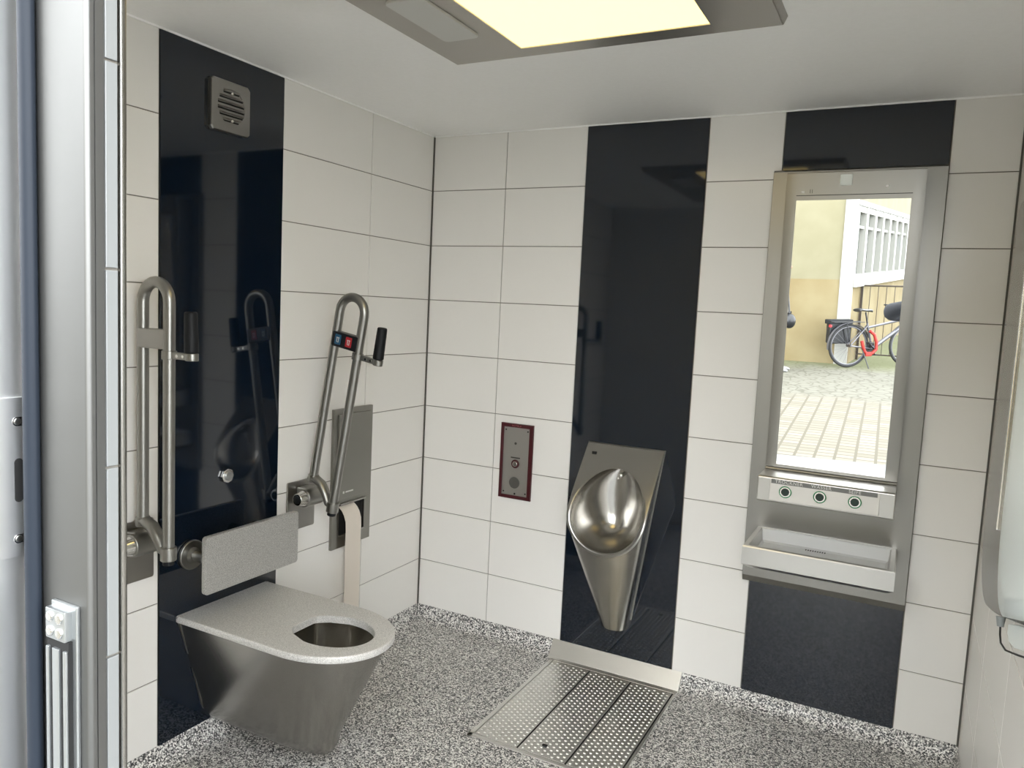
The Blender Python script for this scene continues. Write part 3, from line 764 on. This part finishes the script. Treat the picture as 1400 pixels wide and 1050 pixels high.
BY = -11.03
bd = thing('building', (0, BY, 0), 'pale yellow building with white corner and tall white windows, in the mirror', 'building')
q0 = V((1.13, BY, 0)); dr = V((.11, -.994, 0)).normalized(); nr_ = V((.994, .11, 0))
mb = MB(); mb.box((-32, BY-.6, -.05), (-3.2, BY-.2, 5.0)); mb.build('added_wing', M['added_wing_mat'], bd, smooth=False)  # unseen, added so the steel door frame reflects a duller neutral tone
mb = MB(); mb.box((-3.2, BY-.4, 1.41), (.94, BY, 4.4)); mb.build('upper_wall', M['render'], bd, smooth=False)
mb = MB(); mb.box((-3.2, BY-.4, -.05), (.94, BY+.015, 1.41)); mb.build('plinth', M['ochre'], bd, smooth=False)
mb = MB(); mb.box((.94, BY-.4, -.05), (1.14, BY+.04, 4.4), .01); mb.build('corner_pilaster', M['bwhite'], bd, smooth=False)
def wq(s, out, z): return q0+dr*s+nr_*out+V((0, 0, z))
def wbox(mb, s0, s1, o0, o1, z0, z1):
    mb.rings([[wq(s0, o0, z), wq(s1, o0, z), wq(s1, o1, z), wq(s0, o1, z)] for z in (z0, z1)])
mb = MB(); wbox(mb, .0, 14, -.4, .0, -.05, 1.30); mb.build('side_wall', M['ochre'], bd, smooth=False)
mb = MB(); wbox(mb, .0, 14, -.4, .0, 2.66, 4.4); mb.build('side_upper_wall', M['render'], bd, smooth=False)
mb = MB(); wbox(mb, .0, 14, -.3, .06, 1.29, 1.42); mb.build('window_sill', M['bwhite'], bd, smooth=False)
mb = MB(); wbox(mb, .0, 14, -.3, .03, 2.62, 2.70); mb.build('window_lintel', M['bwhite'], bd, smooth=False)
s = .0; k = 0
while s < 9:
    w = .78
    mb = MB()
    wbox(mb, s, s+.12, -.16, .01, 1.42, 2.62); wbox(mb, s+w, s+w+.06, -.16, .01, 1.42, 2.62)
    wbox(mb, s+.12, s+w, -.14, .0, 1.42, 1.50); wbox(mb, s+.12, s+w, -.14, .0, 2.52, 2.62); wbox(mb, s+.12, s+w, -.12, -.02, 2.26, 2.30)
    f = mb.build('window', M['bwhite'], bd, smooth=False)
    mb = MB(); wbox(mb, s+.10, s+w+.02, -.10, -.09, 1.46, 2.56); mb.build('pane', M['glass'], f, smooth=False)
    if k == 0:
        mb = MB(); mb.rings([[wq(s+.36+.10*math.cos(t), -.088, 2.03+.13*math.sin(t)) for t in [2*PI*j/20 for j in range(20)]], [wq(s+.36+.10*math.cos(t), -.080, 2.03+.13*math.sin(t)) for t in [2*PI*j/20 for j in range(20)]]])
        mb.build('red_sticker', mat('pale_red_sticker', srgb(210, 110, 120), .6), f)
    if k == 5:
        mb = MB(); wbox(mb, s+.35, s+.65, -.09, -.08, 1.95, 2.15); mb.build('blue_sticker', mat('blue_sticker', srgb(50, 100, 190), .6), f, smooth=False)
    s += w+.06; k += 1

rl = thing('railing', (2, -11.4, 0), 'thin dark iron railing behind the bicycle, in the mirror', 'railing')
mb = MB(); mb.tube([(1.245, -11.80, 1.295), (3.4, -11.80, 1.295)], .014, 8); mb.build('top_rail', M['iron'], rl)
mb = MB(); mb.tube([(1.245, -11.80, .10), (3.4, -11.80, .10)], .012, 8); mb.build('bottom_rail', M['iron'], rl)
for x in (1.245, 3.4):
    mb = MB(); mb.box((x-.02, -11.82, -.02), (x+.02, -11.78, 1.31)); mb.build('post', M['iron'], rl)
for k in range(1, 18):
    x = 1.245+k*.1285; mb = MB(); mb.tube([(x, -11.80, .1), (x, -11.80, 1.295)], .0055, 6); mb.build('bar', M['iron'], rl)

# bicycle in its own frame: x forward, z up, then turned
def bicycle():
    root = thing('bicycle', (0, 0, 0), 'silver bicycle parked by the railing, seen in the mirror', 'bicycle')
    wr_, wb = .335, 1.08
    for cx_ in (0, wb):
        mb = MB(); mb.torus((cx_, 0, .355), wr_, .020, (0, 1, 0), 64, 10); w = mb.build('wheel', M['tyre'], root)
        mb = MB(); mb.torus((cx_, 0, .355), wr_-.026, .011, (0, 1, 0), 64, 8); mb.build('rim', M['bikef'], w)
        mb = MB(); mb.cyl((cx_, -.04, .355), (cx_, .04, .355), .022, n=16); mb.build('hub', M['iron'], w)
        mb = MB()
        for j in range(24):
            a = 2*PI*j/24; d = .02 if j % 2 else -.02; mb.tube([(cx_+.02*math.cos(a+.5), d, .355+.02*math.sin(a+.5)), (cx_+(wr_-.03)*math.cos(a), 0, .355+(wr_-.03)*math.sin(a))], .0014, 4)
        mb.build('spokes', M['bikef'], w)
        mb = MB(); g = []
        for j in range(19):
            a = math.radians((20 if cx_ == 0 else 40)+j*((190-20)/18 if cx_ == 0 else 120/18))
            p = V((cx_+(wr_+.035)*math.cos(a), 0, .355+(wr_+.035)*math.sin(a))); g.append([p+V((0, -.026, 0)), p+V((0, .026, 0)), p+V((0, .026, .004)), p+V((0, -.026, .004))])
        mb.rings(g); mb.build('mudguard', M['bikef'], root)
    st, bb, hd0, hd1 = V((.30, 0, .72)), V((.42, 0, .30)), V((.92, 0, .66)), V((.88, 0, .82))
    mb = MB()
    mb.tube([bb, st], .018, 10); mb.tube([bb, hd0], .030, 12); mb.tube([st+V((.02, 0, -.07)), hd1+V((.01, 0, -.05))], .020, 10); mb.tube([hd0, hd1], .024, 12)
    for y in (-.045, .045):
        mb.tube([bb+V((0, y*.5, 0)), V((0, y, .355))], .010, 8); mb.tube([st+V((0, y*.4, -.04)), V((0, y, .355))], .009, 8)
    mb.build('frame', M['bikef'], root)
    mb = MB()
    for y in (-.05, .05): mb.tube([hd0+V((0, y*.6, 0)), hd0+V((.03, y, -.04)), V((wb, y, .355))], .012, 8)
    mb.build('fork', M['bikef'], root)
    mb = MB(); mb.tube([st, V((.255, 0, .90))], .013, 10); mb.build('seat_post', M['blackp'], root)
    mb = MB()
    sad = [(-.15, .10, .93), (-.11, .115, .945), (-.03, .085, .935), (.05, .035, .93), (.12, .02, .925), (.135, .012, .918)]
    mb.rings([[V((.24+x, w*math.cos(2*PI*j/14), z+.022*math.sin(2*PI*j/14))) for j in range(14)] for x, w, z in sad]); mb.build('saddle', M['blackp'], root)
    mb = MB(); mb.tube([hd1, V((.85, 0, .98))], .013, 10); mb.tube([(.78, -.30, 1.0), (.84, -.2, 1.0), (.87, 0, .98), (.84, .2, 1.0), (.78, .30, 1.0)], .012, 8); mb.build('handlebar', M['blackp'], root)
    mb = MB(); mb.cyl(bb+V((0, -.055, 0)), bb+V((0, -.045, 0)), .085, n=28); mb.tube([bb+V((0, -.06, 0)), bb+V((.12, -.07, -.11))], .011, 8); mb.tube([bb+V((0, .06, 0)), bb+V((-.12, .07, .11))], .011, 8)
    mb.box(bb+V((.075, -.17, -.125)), bb+V((.165, -.08, -.10)), .005); mb.box(bb+V((-.165, .08, .10)), bb+V((-.075, .17, .125)), .005); mb.build('crankset', M['blackp'], root)
    mb = MB(); mb.tube([(.20, .06, .32), (.26, .20, .0)], .009, 8); mb.build('kickstand', M['blackp'], root)
    mb = MB()
    for y in (-.06, .06):
        mb.tube([(.22, y, .745), (-.32, y, .745)], .006, 6); mb.tube([(.0, y, .36), (-.10, y, .745)], .006, 6)
    mb.tube([(-.32, -.06, .745), (-.32, .06, .745)], .006, 6); mb.build('luggage_rack', M['blackp'], root)
    mb = MB(); mb.box((-.36, -.025, .66), (-.335, .025, .70), .004); mb.build('rear_light', M['redpad'], root)
    return root
BP = V((1.18, -10.66, .0)); BA = math.atan2(-.60, .80)
bk = bicycle(); bk.location = BP; bk.rotation_euler = (0, 0, BA)
pn = thing('pannier_bag', (0, 0, 0), 'black pannier bag hanging from the bicycle rack, in the mirror', 'bag')
mb = MB(); mb.rings([[V((a, y, b)) for a, b in c] for y, c in ((-.075, rrect(-.28, .06, .40, .72, .03)), (-.085, rrect(-.30, .08, .38, .74, .03)), (-.185, rrect(-.30, .08, .38, .74, .03)), (-.20, rrect(-.28, .06, .40, .72, .03)))]); mb.build('bag_body', M['blackp'], pn)
mb = MB(); mb.box((-.33, -.21, .70), (.10, -.07, .775), .015); mb.build('flap', M['rubber'], pn)
pn.location = BP; pn.rotation_euler = (0, 0, BA)
lk = thing('bicycle_lock', (0, 0, 0), 'orange-red chain lock looped round the bicycle frame, in the mirror', 'lock')
mb = MB(); L = [(.32, .06, .60), (.40, .065, .54), (.44, .08, .42), (.44, .085, .30), (.38, .085, .24), (.30, .08, .22), (.24, .08, .27), (.20, .08, .36), (.18, .075, .44)]
mb.tube(L, .026, 10); mb.build('chain_sleeve', M['lockred'], lk)
mb = MB(); mb.box((.25, .055, .19), (.36, .11, .26), .01); mb.build('lock_body', M['lockred'], lk)
lk.location = BP; lk.rotation_euler = (0, 0, BA)

# ---- people
def skin_mesh(name, verts, edges, m, parent, sub=2, root=0):
    """verts: (point, rx, ry); grown with a Skin modifier"""
    me = bpy.data.meshes.new(name); me.from_pydata([v[0] for v in verts], edges, [])
    o = bpy.data.objects.new(name, me); COL.objects.link(o)
    md = o.modifiers.new('skin', 'SKIN'); md.use_smooth_shade = True; md.branch_smoothing = .4
    for k, v in enumerate(verts):
        d = me.skin_vertices[0].data[k]; d.radius = (v[1], v[2]); d.use_root = (k == root)
    sb = o.modifiers.new('subdivision', 'SUBSURF'); sb.levels = sub; sb.render_levels = sub
    me.materials.append(m); o.parent = parent; o.matrix_parent_inverse = parent.matrix_basis.inverted()
    return o

def person(loc, rz, label, J, coat, trousers, shoes, hair, hands_up):
    """J: dict of joints in a local frame, x to the figure's left, -y forwards, z up"""
    root = thing('person', (0, 0, 0), label, 'person')
    S = lambda p, sx: V((p[0]*sx, p[1], p[2]))
    vs = [((0, 0, .95), .13, .10), ((0, 0, 1.12), .12, .09), ((0, -.01, 1.30), .14, .10), ((0, 0, 1.43), .10, .075), ((0, -.01, 1.50), .050, .050), ((0, -.02, 1.56), .062, .070), ((0, -.025, 1.64), .074, .088), ((0, -.02, 1.71), .066, .078), ((0, -.015, 1.745), .030, .036)]
    es = [(k, k+1) for k in range(8)]
    for sx in (1, -1):
        b = len(vs)
        for p, r in ((J['sh'], .055), (J['el'], .040), (J['wr'], .026), (J['hand'], .030)):
            vs.append((S(p, sx), r, r*(.7 if r == .030 else 1)))
        es += [(3, b), (b, b+1), (b+1, b+2), (b+2, b+3)]
        W, Hn = S(J['wr'], sx), S(J['hand'], sx); d = (Hn-W).normalized(); sd = V((sx, 0, 0)) if abs(d.x) < .8 else V((0, 0, 1)); sd = (sd-d*sd.dot(d)).normalized()
        for q, ln in ((-.024, .062), (-.008, .072), (.008, .068), (.024, .054)):
            f = len(vs); vs.append((Hn+sd*q+d*.022, .0095, .0095)); vs.append((Hn+sd*q+d*(.03+ln*.5)+V((0, -.006, 0)), .0085, .0085)); vs.append((Hn+sd*q*1.05+d*(.03+ln)+V((0, -.016, -.004)), .0075, .0075))
            es += [(b+3, f), (f, f+1), (f+1, f+2)]
        f = len(vs); vs.append((Hn-sd*.034-d*.012, .011, .011)); vs.append((Hn-sd*.058+d*.022, .009, .009)); es += [(b+3, f), (f, f+1)]
        b = len(vs)
        for p, r in (((.095, 0, .88), .085), ((.105, -.01, .50), .058), ((.11, .015, .10), .040), ((.115, -.09, .045), .036)):
            vs.append((S(p, sx), r, r))
        es += [(0, b), (b, b+1), (b+1, b+2), (b+2, b+3)]
    body = skin_mesh('body', vs, es, M['skin'], root)
    # face
    mb = MB(); mb.sphere((0, -.118, 1.625), .016, (.8, 1.1, 1.5)); mb.build('nose', M['skin'], root)
    for sx in (1, -1):
        mb = MB(); mb.sphere((sx*.030, -.100, 1.650), .011, (1.2, .7, .8)); mb.build('eye', M['eye'], root)
        mb = MB(); mb.sphere((sx*.076, -.015, 1.635), .024, (.4, .8, 1.3)); mb.build('ear', M['skin'], root)
    mb = MB(); mb.sphere((0, -.106, 1.585), .02, (1.3, .4, .35)); mb.build('mouth', M['redpad'], root)
    mb = MB(); mb.sphere((0, .012, 1.668), .100, (.95, 1.08, 1.0)); mb.build('hair', hair, root)
    # jacket
    jv = [((0, 0, .80), .19, .135), ((0, 0, .95), .185, .13), ((0, 0, 1.12), .165, .12), ((0, -.01, 1.30), .175, .125), ((0, 0, 1.42), .13, .10), ((0, -.005, 1.485), .072, .072)]
    je = [(k, k+1) for k in range(5)]
    for sx in (1, -1):
        b = len(jv); sh, el, wr2 = S(J['sh'], sx), S(J['el'], sx), S(J['wr'], sx)
        jv += [(sh, .082, .082), ((sh+el)/2, .074, .074), (el, .070, .070), ((el+wr2)/2, .056, .056), (wr2, .044, .044)]
        je += [(4, b)]+[(b+k, b+k+1) for k in range(4)]
    skin_mesh('jacket', jv, je, coat, root)
    tv = [((0, 0, .93), .15, .11)]; te = []
    for sx in (1, -1):
        b = len(tv); tv += [((sx*.095, 0, .85), .10, .10), ((sx*.105, -.01, .50), .075, .075), ((sx*.11, .012, .09), .060, .060)]; te += [(0, b), (b, b+1), (b+1, b+2)]
    skin_mesh('trousers', tv, te, trousers, root)
    for sx in (1, -1):
        mb = MB(); R = []
        for x, w, h in ((.07, .030, .07), (.05, .042, .085), (0, .046, .085), (-.08, .050, .062), (-.15, .046, .045), (-.185, .028, .03)):
            R.append([V((sx*.112+w*math.cos(2*PI*k/16), x, max(.0, h*.5+h*.5*math.sin(2*PI*k/16)))) for k in range(16)])
        mb.rings(R); mb.build('shoe', shoes, root, angle=60)
    root.location = loc; root.rotation_euler = (0, 0, rz)
    return root
J1 = dict(sh=(.185, 0, 1.40), el=(.315, -.13, 1.40), wr=(.17, -.32, 1.47), hand=(.10, -.37, 1.50))
person((2.245, -3.575, .004), PI, 'person in dark grey jacket, raised elbow showing at the right mirror edge', J1, M['coat'], M['trous'], M['shoe'], M['hair'], True)
J2 = dict(sh=(.185, 0, 1.40), el=(.25, .03, 1.12), wr=(.24, -.06, .90), hand=(.235, -.09, .83))
person((.215, -9.75, -.002), PI*.5, 'person in white jacket and black trousers at left mirror edge', J2, M['wcoat'], M['trous'], M['shoew'], M['hairl'], False)
sbg = thing('shoulder_bag', (.38, -9.72, .7), 'black rounded bag carried by white-jacketed person in the mirror', 'bag')
mb = MB(); mb.sphere((.385, -9.60, .80), .115, (.8, .7, 1.0)); mb.build('bag_body', M['blackp'], sbg)
mb = MB(); mb.tube([(.375, -9.62, .92), (.33, -9.70, 1.18), (.25, -9.75, 1.46)], .012, 8); mb.build('strap', M['blackp'], sbg)

# ------------------------------------------------------------------ world, camera, view
w = bpy.data.worlds.new('World'); SC.world = w; w.use_nodes = True
bgn = w.node_tree.nodes['Background']; bgn.inputs['Color'].default_value = (.95, .98, 1.0, 1); bgn.inputs['Strength'].default_value = 9.7

F = 1045.237
R0 = V((.88392512, .4652073, .0475242)); R1 = V((.08719722, -.0641237, -.99412514)); R2 = V((-.45942684, .88287616, -.09724533))
cam = bpy.data.cameras.new('Camera'); co = bpy.data.objects.new('Camera', cam); COL.objects.link(co)
mx = Matrix((R0, -R1, -R2)).transposed().to_4x4(); mx.translation = V((2.11306, -3.13711, 1.57310)); co.matrix_world = mx
cam.sensor_width = 36; cam.lens = F/1400*36; cam.clip_start = .02; cam.clip_end = 200
SC.camera = co
SC.view_settings.view_transform = 'Standard'; SC.view_settings.look = 'None'; SC.view_settings.gamma = 1
SC.view_settings.use_curve_mapping = False; SC.view_settings.exposure = 0.0
cy = SC.cycles
cy.max_bounces = 12; cy.diffuse_bounces = 6; cy.glossy_bounces = 8; cy.sample_clamp_indirect = 8
cy.use_denoising = True; cy.caustics_reflective = True
